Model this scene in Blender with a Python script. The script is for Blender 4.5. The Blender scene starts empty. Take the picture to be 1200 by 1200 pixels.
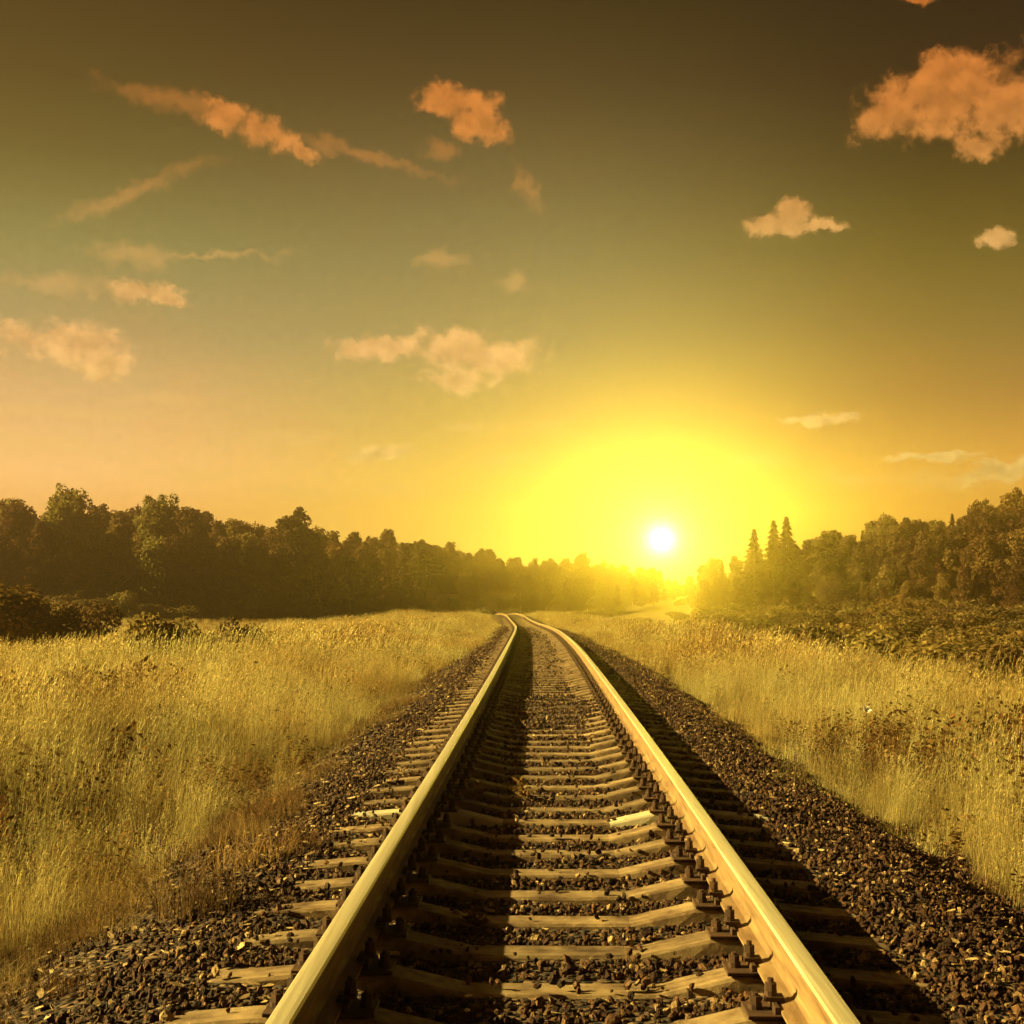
import bpy, bmesh, math, random
import numpy as np
from mathutils import Vector, Matrix
R = math.radians
random.seed(7)
rng = np.random.default_rng(7)
S = bpy.context.scene
C = S.collection

# ------------------------------------------------------------------ camera
F = 1667.0 / 1200.0            # focal length in picture widths (50 mm on 36 mm)
PITCH = math.atan(94 / 1667.0)
CAMZ = 1.195                     # camera above the rail heads (rail head = 0)
cam = bpy.data.cameras.new('camera'); camo = bpy.data.objects.new('camera', cam)
C.objects.link(camo); S.camera = camo
cam.sensor_width = 36; cam.lens = 50; cam.clip_end = 5000; cam.clip_start = .1
camo.location = (0, 0, CAMZ); camo.rotation_euler = (R(90) + PITCH, 0, 0)

def direction(px, py):
    x = (px - 600) / 1667; y = (600 - py) / 1667
    v = Vector((x, 1, y)); v.rotate(Matrix.Rotation(PITCH, 3, 'X')); return v
def azel(px, py):
    v = direction(px, py).normalized()
    return math.atan2(v.x, v.y), math.asin(v.z)
def lin(c):
    return tuple((v/255/12.92 if v/255 <= .04045 else ((v/255 + .055)/1.055)**2.4) for v in c) + (1,)

# ------------------------------------------------------------------ sun
SUN_AZ, SUN_EL = R(-88), R(25.5)
sv = Vector((math.sin(SUN_AZ)*math.cos(SUN_EL), math.cos(SUN_AZ)*math.cos(SUN_EL), math.sin(SUN_EL)))
sl = bpy.data.lights.new('sun', 'SUN'); sl.energy = 5.0; sl.angle = R(.6); sl.color = (1.0, .785, .25)
so = bpy.data.objects.new('sun', sl); C.objects.link(so); so.rotation_euler = sv.to_track_quat('Z', 'Y').to_euler()
so.location = (-30, 10, 40)
S.view_settings.view_transform = 'Standard'; S.view_settings.look = 'None'
S.view_settings.exposure = 2.1; S.view_settings.gamma = 1
S.cycles.use_denoising = True
S.cycles.max_bounces = 6; S.cycles.volume_bounces = 0; S.cycles.transparent_max_bounces = 8
S.cycles.use_adaptive_sampling = True

# ------------------------------------------------------------------ node helper
class NT:
    def __init__(s, nt): s.t = nt; s.n = nt.nodes; s.l = nt.links; s.n.clear()
    def add(s, typ, **kw):
        n = s.n.new(typ)
        for k, v in kw.items(): setattr(n, k, v)
        return n
    def link(s, a, b): s.l.new(a, b)
    def put(s, v, sock):
        if hasattr(v, 'is_output'): s.l.new(v, sock)
        else: sock.default_value = v
    def math(s, op, a, b=None, c=None, clamp=False):
        n = s.add('ShaderNodeMath', operation=op); n.use_clamp = clamp
        s.put(a, n.inputs[0])
        if b is not None: s.put(b, n.inputs[1])
        if c is not None: s.put(c, n.inputs[2])
        return n.outputs[0]
    def vmath(s, op, a, b=None):
        n = s.add('ShaderNodeVectorMath', operation=op); s.put(a, n.inputs[0])
        if b is not None: s.put(b, n.inputs[1])
        return n.outputs[1] if op in ('LENGTH', 'DOT_PRODUCT', 'DISTANCE') else n.outputs[0]
    def ramp(s, fac, stops, interp='LINEAR'):
        n = s.add('ShaderNodeValToRGB'); cr = n.color_ramp; cr.interpolation = interp
        while len(cr.elements) < len(stops): cr.elements.new(.5)
        for e, (p, c) in zip(cr.elements, sorted(stops)):
            e.position = p; e.color = c if len(c) == 4 else (*c, 1)
        s.put(fac, n.inputs[0]); return n.outputs[0]
    def mix(s, fac, a, b, blend='MIX', clamp=False):
        n = s.add('ShaderNodeMix', data_type='RGBA', blend_type=blend); n.clamp_result = clamp
        s.put(fac, n.inputs[0]); s.put(a, n.inputs[6]); s.put(b, n.inputs[7]); return n.outputs[2]
    def smooth(s, v, a, b, lo=0., hi=1.):
        n = s.add('ShaderNodeMapRange', interpolation_type='SMOOTHSTEP')
        s.put(v, n.inputs[0]); s.put(a, n.inputs[1]); s.put(b, n.inputs[2]); s.put(lo, n.inputs[3]); s.put(hi, n.inputs[4])
        return n.outputs[0]
    def noise(s, vec, scale, detail=4, rough=.55, dist=0.):
        n = s.add('ShaderNodeTexNoise'); s.put(vec, n.inputs['Vector'])
        n.inputs['Scale'].default_value = scale; n.inputs['Detail'].default_value = detail
        n.inputs['Roughness'].default_value = rough; n.inputs['Distortion'].default_value = dist
        return n.outputs[0]

# ------------------------------------------------------------------ world: dusk sky
W = bpy.data.worlds.new('World'); S.world = W; W.use_nodes = True
w = NT(W.node_tree)
tc = w.add('ShaderNodeTexCoord'); sep = w.add('ShaderNodeSeparateXYZ'); w.link(tc.outputs['Generated'], sep.inputs[0])
az = w.math('ARCTAN2', sep.outputs[0], sep.outputs[1])
el = w.math('ARCSINE', sep.outputs[2])
comb = w.add('ShaderNodeCombineXYZ'); w.link(az, comb.inputs[0]); w.link(el, comb.inputs[1])
ae = comb.outputs[0]
def el_of(py): return azel(600, py)[1]
ELMIN, ELMAX = R(-6), R(60)
t_el = w.math('DIVIDE', w.math('SUBTRACT', el, ELMIN), ELMAX - ELMIN, clamp=True)
def T(py): return (el_of(py) - ELMIN) / (ELMAX - ELMIN)
up = [(1.0, lin((48, 20, 10))), (.58, lin((48, 21, 10)))]  # overhead sky out of view, set dark red so shade turns deeper and redder
centre = w.ramp(t_el, [(T(-120), lin((50, 36, 12))), (T(0), lin((62, 48, 16))), (T(100), lin((82, 64, 30))), (T(200), lin((112, 92, 46))),
    (T(300), lin((138, 118, 60))), (T(400), lin((162, 138, 70))), (T(500), lin((196, 164, 72))), (T(560), lin((218, 182, 72))),
    (T(640), lin((228, 190, 76))), (0, lin((110, 80, 30)))] + up)
left = w.ramp(t_el, [(T(-120), lin((66, 46, 14))), (T(0), lin((78, 56, 18))), (T(110), lin((84, 66, 22))), (T(200), lin((104, 88, 34))),
    (T(300), lin((140, 126, 60))), (T(400), lin((174, 146, 80))), (T(470), lin((214, 168, 94))), (T(560), lin((244, 190, 106))),
    (T(640), lin((232, 176, 84))), (0, lin((110, 80, 30)))] + up)
right = w.ramp(t_el, [(T(-120), lin((10, 4, 2))), (T(0), lin((14, 6, 3))), (T(110), lin((28, 15, 6))), (T(200), lin((56, 46, 12))),
    (T(300), lin((98, 80, 22))), (T(400), lin((132, 104, 38))), (T(470), lin((160, 118, 46))), (T(560), lin((216, 160, 58))),
    (T(640), lin((226, 166, 60))), (0, lin((100, 70, 26)))] + up)
aL, aC, aR = azel(40, 400)[0], azel(560, 400)[0], azel(1130, 400)[0]
sky = w.mix(w.smooth(az, aL, aC), left, centre)
sky = w.mix(w.smooth(az, azel(600, 300)[0], aR), sky, right)
sky = w.mix(1., sky, w.ramp(t_el, [(T(0), (.45, .47, .48)), (T(100), (.68, .76, .95)), (T(200), (.82, .97, 1.35)), (T(300), (.90, 1.12, 1.7)), (T(400), (1.0, 1.2, 1.85)), (T(500), (1.2, 1.32, 1.9)), (T(580), (1.5, 1.6, 2.2)), (T(680), (1.9, 1.9, 2.3))]), 'MULTIPLY')
# unseen sky behind and to the sides, dimmed and reddened to deepen the shade
sky = w.mix(w.smooth(w.math('ABSOLUTE', az), R(35), R(110)), sky, w.mix(1., sky, (.26, .115, .10, 1), 'MULTIPLY'))
# mottled thin veil
mot = w.noise(ae, 9, 6, .65, .4)
sky = w.mix(w.smooth(mot, .42, .72, 0., .30), sky, w.mix(1., sky, (1.25, .92, .8, 1), 'MULTIPLY'))
fine = w.noise(ae, 160, 3, .7)
sky = w.mix(1., sky, w.ramp(fine, [(.3, (.93, .93, .93)), (.7, (1.07, 1.06, 1.05))]), 'MULTIPLY')
# clouds: (x, y, half width, half height, tilt)
def cloud_field(lst):
    out = None
    for (x, y, hw, hh, *tilt) in lst:
        a, e = azel(x, y)
        m = w.add('ShaderNodeMapping', vector_type='TEXTURE')
        w.link(wv, m.inputs[0]); m.inputs[1].default_value = (a, e, 0)
        m.inputs[2].default_value = (0, 0, R(-tilt[0]) if tilt else 0)
        m.inputs[3].default_value = (hw/1667, hh/1667, 1)
        L = w.vmath('LENGTH', m.outputs[0])
        out = L if out is None else w.math('SMOOTH_MIN', out, L, .18)
    return out
# warp coordinates for ragged outlines
wn = w.add('ShaderNodeTexNoise'); w.link(ae, wn.inputs['Vector']); wn.inputs['Scale'].default_value = 38; wn.inputs['Detail'].default_value = 7
wn.inputs['Roughness'].default_value = .68
wsh = w.vmath('SUBTRACT', wn.outputs['Color'], (.5, .5, .5))
wsc = w.vmath('MULTIPLY', wsh, (.038, .027, 0))
wv = w.vmath('ADD', ae, wsc)
strong = [(1110, 112, 92, 44, -8), (1040, 140, 46, 24), (1180, 125, 60, 42), (1105, 85, 45, 26), (1150, 165, 40, 16),
    (528, 118, 50, 20), (560, 142, 40, 20, 20), (268, 132, 34, 15, 8), (312, 156, 46, 20, 12), (350, 178, 24, 11, 15),
    (918, 264, 42, 12), (932, 249, 26, 14), (970, 264, 24, 6), (1165, 278, 24, 12),
    (165, 342, 44, 14), (196, 354, 30, 9), (70, 402, 88, 27, 4), (120, 428, 40, 16), (450, 410, 62, 17), (560, 416, 82, 27, 6), (540, 447, 46, 16),
    (445, 530, 44, 12), (960, 490, 42, 9), (935, 262, 54, 9), (1082, -4, 24, 8), (1175, 552, 60, 13, -5), (1085, 537, 60, 6)]
faint = [(200, 118, 80, 14, 10), (430, 182, 100, 9, 12), (520, 172, 26, 12), (150, 228, 110, 12, -24), (160, 300, 56, 13), (602, 331, 22, 11), (520, 308, 34, 10),
    (60, 522, 120, 17, 3), (110, 485, 130, 9), (335, 512, 52, 8), (590, 540, 44, 8), (885, 541, 46, 10), (545, 500, 36, 7), (640, 494, 40, 6),
    (230, 555, 80, 9), (618, 222, 12, 34, -25), (60, 330, 60, 14), (1130, 560, 90, 14), (190, 465, 60, 8), (340, 575, 60, 8), (250, 300, 90, 5, -4), (1000, 560, 60, 7), (460, 575, 70, 6)]
nz = w.noise(ae, 70, 8, .62)
nz2 = w.noise(ae, 26, 4, .55)
ragg = w.math('ADD', w.math('MULTIPLY', w.math('SUBTRACT', nz, .5), 1.6), w.math('MULTIPLY', w.math('SUBTRACT', nz2, .5), 1.1))
fs = w.math('ADD', cloud_field(strong), ragg)
ff = w.math('ADD', cloud_field(faint), ragg)
ms = w.smooth(fs, .42, 1.16, .94, 0.)
mf = w.smooth(ff, .1, 1.25, .42, 0.)
ccol = w.ramp(t_el, [(T(20), lin((206, 112, 40))), (T(150), lin((212, 130, 58))), (T(210), lin((214, 142, 70))), (T(300), lin((232, 176, 100))), (T(420), lin((244, 190, 120))),
    (T(540), lin((255, 218, 128))), (T(600), lin((255, 220, 120)))])
ae2 = w.vmath('ADD', ae, (-.0035, .0075, 0.))        # relief: edges turned to the light are brighter
ragg2 = w.math('ADD', w.math('MULTIPLY', w.math('SUBTRACT', w.noise(ae2, 70, 8, .62), .5), 1.2), w.math('MULTIPLY', w.math('SUBTRACT', w.noise(ae2, 26, 4, .55), .5), 1.1))
csh = w.smooth(w.math('ADD', w.math('SUBTRACT', ragg2, ragg), w.math('MULTIPLY', fs, .22)), -.42, .62, .68, 1.24)
ccs = w.vmath('SCALE', ccol); w.n[-1]; 
sc_node = w.n[-1]; w.put(csh, sc_node.inputs['Scale'])
sky = w.mix(mf, sky, ccol); sky = w.mix(ms, sky, ccs)
# low sun and the light around it
ga, ge = azel(775, 632)
gv = (math.sin(ga)*math.cos(ge), math.cos(ga)*math.cos(ge), math.sin(ge))
ang = w.math('ARCCOSINE', w.math('MINIMUM', w.vmath('DOT_PRODUCT', tc.outputs['Generated'], gv), .999999))
def glow(sig, amp, p=1.):
    q = w.math('POWER', w.math('DIVIDE', ang, sig), p)
    return w.math('MULTIPLY', w.math('POWER', 2.71828, w.math('MULTIPLY', q, -1.)), amp)
def scaled(col, v):
    o = w.vmath('SCALE', col); w.put(v, w.n[-1].inputs['Scale']); return o
sky = w.mix(1., sky, scaled((.34, .27, .02), glow(R(7), .5, 1.3)), 'ADD')
sky = w.mix(1., sky, scaled((.75, .55, .22), glow(R(1.9), .5, 1.1)), 'ADD')
sky = w.mix(1., sky, scaled((.93, .80, .06), glow(R(.12), 29000, 2.)), 'ADD')
q_ = w.math('ADD', w.math('POWER', w.math('DIVIDE', ang, R(.45)), 2.), 1.)
sky = w.mix(1., sky, scaled((1., .84, .50), w.math('DIVIDE', 13., w.math('POWER', q_, 1.45))), 'ADD')
bg = w.add('ShaderNodeBackground'); w.link(sky, bg.inputs[0]); bg.inputs[1].default_value = .238
ns = w.add('ShaderNodeTexSky', sky_type='NISHITA'); ns.sun_disc = False; ns.sun_elevation = SUN_EL; ns.sun_rotation = SUN_AZ % (2*math.pi)
ns.dust_density = 3
bg2 = w.add('ShaderNodeBackground'); w.link(w.mix(1., ns.outputs[0], (.05, .024, .01, 1), 'MULTIPLY'), bg2.inputs[0]); bg2.inputs[1].default_value = .05
ad = w.add('ShaderNodeAddShader'); w.link(bg.outputs[0], ad.inputs[0]); w.link(bg2.outputs[0], ad.inputs[1])
wo = w.add('ShaderNodeOutputWorld'); w.link(ad.outputs[0], wo.inputs[0])
W.cycles.sampling_method = 'MANUAL'; W.cycles.sample_map_resolution = 4096

# ------------------------------------------------------------------ lie of the land
def sstep(t): t = np.clip(t, 0, 1); return t*t*(3 - 2*t)
YC = 150.
def cx(Y):
    Y = np.asarray(Y, float); y = np.minimum(Y, YC)
    return .04 + .026*y - y*y/5580. + (Y - y)*(.026 - YC/2790.)
def dcx(Y): return .026 - min(Y, YC)/2790.
def rz(Y): return -1.0*sstep((np.asarray(Y, float) - 25)/95.) - 1.6*sstep((np.asarray(Y, float) - 140)/110.)
PO = [-600, -30, -22, -13, -6, -2.7, -1.9, -1.45, 1.45, 1.9, 2.9, 5.5, 7, 14, 600]
PZ = [-2.1, -1.9, -1.7, -1.08, -.95, -.60, -.36, -.262, -.262, -.36, -.66, -.88, -1.2, -3.5, -3.5]
def vnoise(x, y, s, seed=0):
    x = np.asarray(x, float)/s; y = np.asarray(y, float)/s
    xi = np.floor(x); yi = np.floor(y); fx = x - xi; fy = y - yi
    def h(a, b):
        v = np.sin(a*127.1 + b*311.7 + seed*74.7)*43758.5453; return v - np.floor(v)
    fx = fx*fx*(3-2*fx); fy = fy*fy*(3-2*fy)
    return (h(xi, yi)*(1-fx) + h(xi+1, yi)*fx)*(1-fy) + (h(xi, yi+1)*(1-fx) + h(xi+1, yi+1)*fx)*fy
def gz(X, Y):
    X = np.asarray(X, float); Y = np.asarray(Y, float)
    off = X - cx(Y)
    z = np.interp(off, PO, PZ) + rz(Y)*np.clip(1 - (np.abs(off) - 8)/40, 0, 1)
    amp = np.clip((np.abs(off) - 2.2)/6, 0, 1)
    z = z + amp*(vnoise(X, Y, 5.5, 1) - .5)*.28 + amp*(vnoise(X, Y, 21, 2) - .5)*.5*np.clip(Y/60, 0, 1)
    hill = 19*sstep((X - 38)/98.)*sstep((Y - 175)/130.)
    z = z + hill + 2.4*sstep((Y - 300)/120.)*sstep((X + 30)/60)*(1 - sstep((X-38)/98.))
    return z

# ------------------------------------------------------------------ materials
def mat(name):
    m = bpy.data.materials.new(name); m.use_nodes = True; return m, NT(m.node_tree)
def finish(t, shader, disp=None):
    o = t.add('ShaderNodeOutputMaterial'); t.link(shader, o.inputs[0])
def principled(t, col, rough=.8, metal=0., normal=None, spec=.3):
    p = t.add('ShaderNodeBsdfPrincipled'); t.put(col, p.inputs['Base Color']); t.put(rough, p.inputs['Roughness']); t.put(metal, p.inputs['Metallic'])
    p.inputs['Specular IOR Level'].default_value = spec
    if normal is not None: t.link(normal, p.inputs['Normal'])
    return p.outputs[0]
def bump(t, h, strength=.5, dist=.02):
    b = t.add('ShaderNodeBump'); b.inputs['Strength'].default_value = strength; b.inputs['Distance'].default_value = dist; t.link(h, b.inputs['Height']); return b.outputs[0]
def pos(t): return t.add('ShaderNodeNewGeometry').outputs['Position']
def obj_rand(t): return t.add('ShaderNodeObjectInfo').outputs['Random']

def leaf_mat(name, c1, c2, c3, trans=.35, patch=.25):
    m, t = mat(name)
    r = obj_rand(t); p = pos(t)
    col = t.ramp(r, [(0., c1), (.55, c2), (1., c3)])
    n = t.noise(p, patch, 3)
    col = t.mix(t.smooth(n, .35, .65, 0., .75), col, t.mix(1., col, (1.08, .84, .7, 1), 'MULTIPLY'))
    isl = t.add('ShaderNodeNewGeometry').outputs['Random Per Island']
    col = t.mix(1., col, t.ramp(isl, [(0., (.6, .6, .6)), (1., (1.4, 1.4, 1.4))]), 'MULTIPLY')
    d = t.add('ShaderNodeBsdfDiffuse'); t.link(col, d.inputs[0])
    tr = t.add('ShaderNodeBsdfTranslucent'); t.link(col, tr.inputs[0])
    mx = t.add('ShaderNodeMixShader'); mx.inputs[0].default_value = trans; t.link(d.outputs[0], mx.inputs[1]); t.link(tr.outputs[0], mx.inputs[2])
    finish(t, mx.outputs[0]); return m
M = {}
M['grass'] = leaf_mat('dry_grass', (.15, .095, .036), (.31, .26, .10), (.52, .47, .21), .45, .16)
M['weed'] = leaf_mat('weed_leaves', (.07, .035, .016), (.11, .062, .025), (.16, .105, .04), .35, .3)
M['thatch'] = leaf_mat('dead_thatch', (.09, .055, .025), (.15, .10, .045), (.26, .20, .09), .35, .5)
M['leaf'] = leaf_mat('tree_leaves', (.06, .034, .018), (.11, .072, .032), (.19, .145, .05), .3, .06)
M['light_leaf'] = leaf_mat('pale_green_leaves', (.13, .12, .04), (.15, .14, .045), (.18, .165, .05), .35, .06)
M['pine'] = leaf_mat('conifer_needles', (.04, .03, .016), (.06, .045, .02), (.08, .06, .025), .15, .06)
M['bush'] = leaf_mat('bush_leaves', (.08, .055, .025), (.13, .095, .035), (.19, .15, .05), .3, .1)
def bark(name, a, b):
    m, t = mat(name); n = t.noise(pos(t), 3., 4)
    finish(t, principled(t, t.ramp(n, [(.35, a), (.65, b)]), .9)); return m
M['bark'] = bark('grey_bark', (.10, .07, .045), (.2, .15, .1))
M['pale_bark'] = bark('pale_birch_bark', (.35, .3, .2), (.6, .52, .38))

m, t = mat('meadow_soil'); p = pos(t)
n1 = t.noise(p, .12, 5); n2 = t.noise(p, 3.5, 5, .7)
c = t.ramp(n1, [(.35, (.17, .125, .045)), (.65, (.28, .22, .075))])
c = t.mix(1., c, t.ramp(n2, [(.3, (.55, .5, .45)), (.7, (1.25, 1.2, 1.1))]), 'MULTIPLY')
sx_ = t.add('ShaderNodeSeparateXYZ'); t.link(p, sx_.inputs[0])      # cinder-dark soil along the line
c = t.mix(t.smooth(t.math('ADD', t.math('ABSOLUTE', sx_.outputs[0]), t.math('MULTIPLY', t.noise(p, .9, 4), 2.)), 4., 8., 1., 0.), c, t.mix(1., c, (.30, .22, .18, 1), 'MULTIPLY'))
finish(t, principled(t, c, .95, normal=bump(t, n2, 1., .12))); M['ground'] = m

m, t = mat('ballast_gravel'); p = pos(t)
vo = t.add('ShaderNodeTexVoronoi'); t.link(p, vo.inputs['Vector']); vo.inputs['Scale'].default_value = 26
sp = t.add('ShaderNodeSeparateColor'); t.link(vo.outputs['Color'], sp.inputs[0])
n2 = t.noise(p, 1.3, 4)
c = t.ramp(sp.outputs[0], [(0., (.02, .010, .006)), (.6, (.05, .028, .014)), (1., (.14, .09, .045))])
c = t.mix(t.smooth(n2, .4, .65), c, t.mix(1., c, (.6, .5, .45, 1), 'MULTIPLY'))
h = t.math('SUBTRACT', 1., vo.outputs['Distance'])
finish(t, principled(t, c, .85, normal=bump(t, h, 1., .05))); M['gravel'] = m

m, t = mat('ballast_stone'); r = obj_rand(t)
n = t.noise(t.add('ShaderNodeTexCoord').outputs['Object'], 1.2, 4)
c = t.ramp(r, [(0., (.012, .0042, .002)), (.6, (.038, .0145, .006)), (.88, (.09, .044, .018)), (1., (.26, .18, .09))])
c = t.mix(1., c, t.ramp(n, [(.3, (.65, .65, .65)), (.7, (1.25, 1.2, 1.15))]), 'MULTIPLY')
finish(t, principled(t, c, .8, normal=bump(t, n, .5, .05), spec=.2)); M['stone'] = m

m, t = mat('litter'); r = obj_rand(t)
c = t.ramp(r, [(0., (.09, .05, .022)), (.6, (.2, .135, .06)), (1., (.5, .38, .19))])
finish(t, principled(t, c, .8)); M['litter'] = m

def concrete(name, a, b, contrast=1.):
    m, t = mat(name); r = obj_rand(t)
    oc = t.add('ShaderNodeTexCoord').outputs['Object']
    off = t.vmath('ADD', oc, t.vmath('MULTIPLY', (31., 17., 9.), t.vmath('SCALE', (1., 1., 1.))))
    t.put(r, t.n[-2].inputs['Scale']) if False else None
    p = pos(t)
    n = t.noise(p, 7., 6, .65); n3 = t.noise(p, 45., 4, .7)
    st = t.noise(t.vmath('MULTIPLY', p, (3., 30., 3.)), 1., 4, .6)
    c = t.ramp(n, [(.32, a), (.68, b)])
    c = t.mix(t.smooth(st, .5, .7, 0., .45*contrast), c, t.mix(1., c, (.45, .36, .3, 1), 'MULTIPLY'))
    c = t.mix(1., c, t.ramp(r, [(0., (.72, .7, .68)), (1., (1.15, 1.13, 1.1))]), 'MULTIPLY')
    finish(t, principled(t, c, .85, normal=bump(t, n3, .5, .006))); return m
M['concrete'] = concrete('weathered_concrete', (.065, .034, .018), (.27, .195, .105), 1.6)
M['white'] = concrete('white_painted_concrete', (.32, .28, .19), (.44, .40, .28), .8)

m, t = mat('rusty_iron'); p = pos(t); n = t.noise(p, 14., 5, .6)
finish(t, principled(t, t.ramp(n, [(.3, (.025, .013, .008)), (.7, (.075, .036, .017))]), .75, .2, bump(t, n, .4, .003))); M['rust'] = m
m, t = mat('rail_side_rust'); p = pos(t)
n = t.noise(t.vmath('MULTIPLY', p, (9., 2., 30.)), 1., 5, .65)
finish(t, principled(t, t.ramp(n, [(.3, (.085, .043, .02)), (.7, (.25, .165, .075))]), .7, .1, bump(t, n, .5, .004), .3)); M['rail_side'] = m
m, t = mat('worn_rail_steel'); p = pos(t)
n = t.noise(t.vmath('MULTIPLY', p, (60., .7, 1.)), 1., 5, .6)
finish(t, principled(t, t.ramp(n, [(.3, (.44, .37, .23)), (.7, (.58, .52, .35))]), t.math('ADD', t.math('MULTIPLY', n, .25), .34), .55)); M['steel'] = m
def plain(name, col, rough=.8):
    m, t = mat(name); n = t.noise(pos(t), 2., 4)
    finish(t, principled(t, t.mix(1., (*col, 1), t.ramp(n, [(.3, (.8, .8, .8)), (.7, (1.15, 1.15, 1.15))]), 'MULTIPLY'), rough)); return m
M['plaster'] = plain('pale_wall', (.34, .28, .17)); M['roof'] = plain('pale_sheet_roof', (.075, .06, .035), .8)
M['petal'] = plain('white_petal', (.8, .76, .65))

# ------------------------------------------------------------------ object helpers
def mesh_from(name, verts, faces, mats, smooth=False, midx=None):
    me = bpy.data.meshes.new(name); me.from_pydata([tuple(map(float, v)) for v in verts], [], [tuple(map(int, f)) for f in faces])
    for mm in (mats if isinstance(mats, (list, tuple)) else [mats]): me.materials.append(mm)
    if midx is not None: me.polygons.foreach_set('material_index', list(midx))
    if smooth: me.polygons.foreach_set('use_smooth', [True]*len(me.polygons))
    me.update(); return me
def quads_mesh(name, co, m):
    """co: (n,4,3) array -> n separate quads"""
    n = len(co); me = bpy.data.meshes.new(name)
    me.vertices.add(n*4); me.vertices.foreach_set('co', np.ascontiguousarray(co, dtype=np.float32).ravel())
    me.loops.add(n*4); me.loops.foreach_set('vertex_index', np.arange(n*4, dtype=np.int32))
    me.polygons.add(n); me.polygons.foreach_set('loop_start', np.arange(0, n*4, 4, dtype=np.int32))
    me.polygons.foreach_set('loop_total', np.full(n, 4, dtype=np.int32))
    me.materials.append(m); me.update(); me.validate(); return me
def link(name, me, parent=None, loc=(0, 0, 0), rot=(0, 0, 0), scale=(1, 1, 1)):
    o = bpy.data.objects.new(name, me); C.objects.link(o); o.parent = parent
    o.location = loc; o.rotation_euler = rot; o.scale = scale; return o
def tag(o, label=None, cat=None, group=None, kind=None):
    if label: o['label'] = label
    if cat: o['category'] = cat
    if group: o['group'] = group
    if kind: o['kind'] = kind
    return o
def bm_box(bm, c, s, rot=None):
    r = bmesh.ops.create_cube(bm, size=1.)
    mtx = Matrix.Translation(c) @ (rot.to_4x4() if rot else Matrix()) @ Matrix.Diagonal((*s, 1))
    bmesh.ops.transform(bm, matrix=mtx, verts=r['verts'])
def bm_cyl(bm, a, b, r1, r2=None, seg=8):
    a = Vector(a); b = Vector(b); d = b - a
    r = bmesh.ops.create_cone(bm, cap_ends=True, segments=seg, radius1=r1, radius2=r1 if r2 is None else r2, depth=d.length)
    q = d.to_track_quat('Z', 'Y').to_matrix().to_4x4()
    bmesh.ops.transform(bm, matrix=Matrix.Translation((a + b)/2) @ q, verts=r['verts'])
def bm_mesh(bm, name, m, bevel=0.):
    if bevel: bmesh.ops.bevel(bm, geom=bm.edges[:], offset=bevel, segments=1, affect='EDGES')
    me = bpy.data.meshes.new(name); bm.to_mesh(me); bm.free(); me.materials.append(m); return me

# ------------------------------------------------------------------ ground
def grid(name, offs, Ys, zfun, m, smooth=True):
    O, Y = np.meshgrid(offs, Ys); X = cx(Y) + O; Z = zfun(O, X, Y)
    V = np.stack([X, Y, Z], -1).reshape(-1, 3); nx = len(offs); f = []
    for j in range(len(Ys)-1):
        for i in range(nx-1):
            a = j*nx + i; f.append((a, a+1, a+1+nx, a+nx))
    return link(name, mesh_from(name, V, f, m, smooth))
Ys = np.concatenate([np.arange(-40, 2, 4), np.arange(2, 60, .8), np.arange(60, 200, 3), np.arange(200, 600, 8)])
offs = np.concatenate([np.arange(-260, -80, 12), np.arange(-80, -16, 3), np.arange(-16, 16, .5), np.arange(16, 80, 3), np.arange(80, 261, 12)])
tag(grid('ground', offs, Ys, lambda O, X, Y: gz(X, Y) - .05*(np.abs(O) < 2.0), M['ground']), kind='structure')
Yb = np.concatenate([np.arange(-4, 40, .35), np.arange(40, 316, 3)])
ob = np.arange(-2.55, 2.56, .17)
def bedz(O, X, Y):
    z = np.interp(np.abs(O), [0, .4, .75, 1.1, 1.35, 1.5, 2.0, 2.7], [-.318, -.312, -.285, -.272, -.262, -.272, -.375, -.64]) + rz(Y)
    z = z + .035*np.exp(-((Y - 17.5)/2.6)**2)*(np.abs(O) < .7)*(.6 + .8*vnoise(X, Y, .7, 8))
    edge = np.clip((np.abs(O) - 2.3)/.25, 0, 1)
    return z + (vnoise(X, Y, .33, 5) - .5)*.035 - edge*.12 + .03
tag(grid('track_bed', ob, Yb, bedz, M['gravel']), kind='structure')

# ------------------------------------------------------------------ rails (broad gauge, 1.59 m between head centres)
prof = [(-.075, -.18), (.075, -.18), (.075, -.168), (.022, -.152), (.010, -.135), (.009, -.060), (.014, -.045), (.0365, -.036), (.0375, -.010),
        (.031, -.002), (.016, 0), (-.016, 0), (-.031, -.002), (-.0375, -.010), (-.0365, -.036), (-.014, -.045), (-.009, -.060), (-.010, -.135), (-.022, -.152), (-.075, -.168)]
def rail(side):
    YS = np.concatenate([np.arange(-3, 60, 1.), np.arange(60, 312, 3.)])
    n = len(prof); V = []; Fc = []; mi = []
    for Y in YS:
        s = dcx(Y); nrm = Vector((1, -s, 0)).normalized(); c0 = Vector((float(cx(Y)), Y, float(rz(Y))))
        cen = c0 + nrm*(side*.795)
        for (u, v) in prof: V.append(cen + nrm*u + Vector((0, 0, v)))
    for j in range(len(YS)-1):
        for i in range(n):
            k = (i+1) % n
            Fc.append((j*n+i, j*n+k, (j+1)*n+k, (j+1)*n+i)); mi.append(1 if 8 <= i <= 12 else 0)
    Fc.append(tuple(range(n))[::-1]); mi.append(0)
    me = mesh_from('rail', V, Fc, [M['rail_side'], M['steel']], False, mi)
    return link('rail', me)
tag(rail(-1), 'left steel rail with a worn shiny top, shading the sleepers to its right', 'rail', 'rails of the track')
tag(rail(1), 'right steel rail with sunlit side and dark bolts standing along its foot', 'rail', 'rails of the track')

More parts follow.
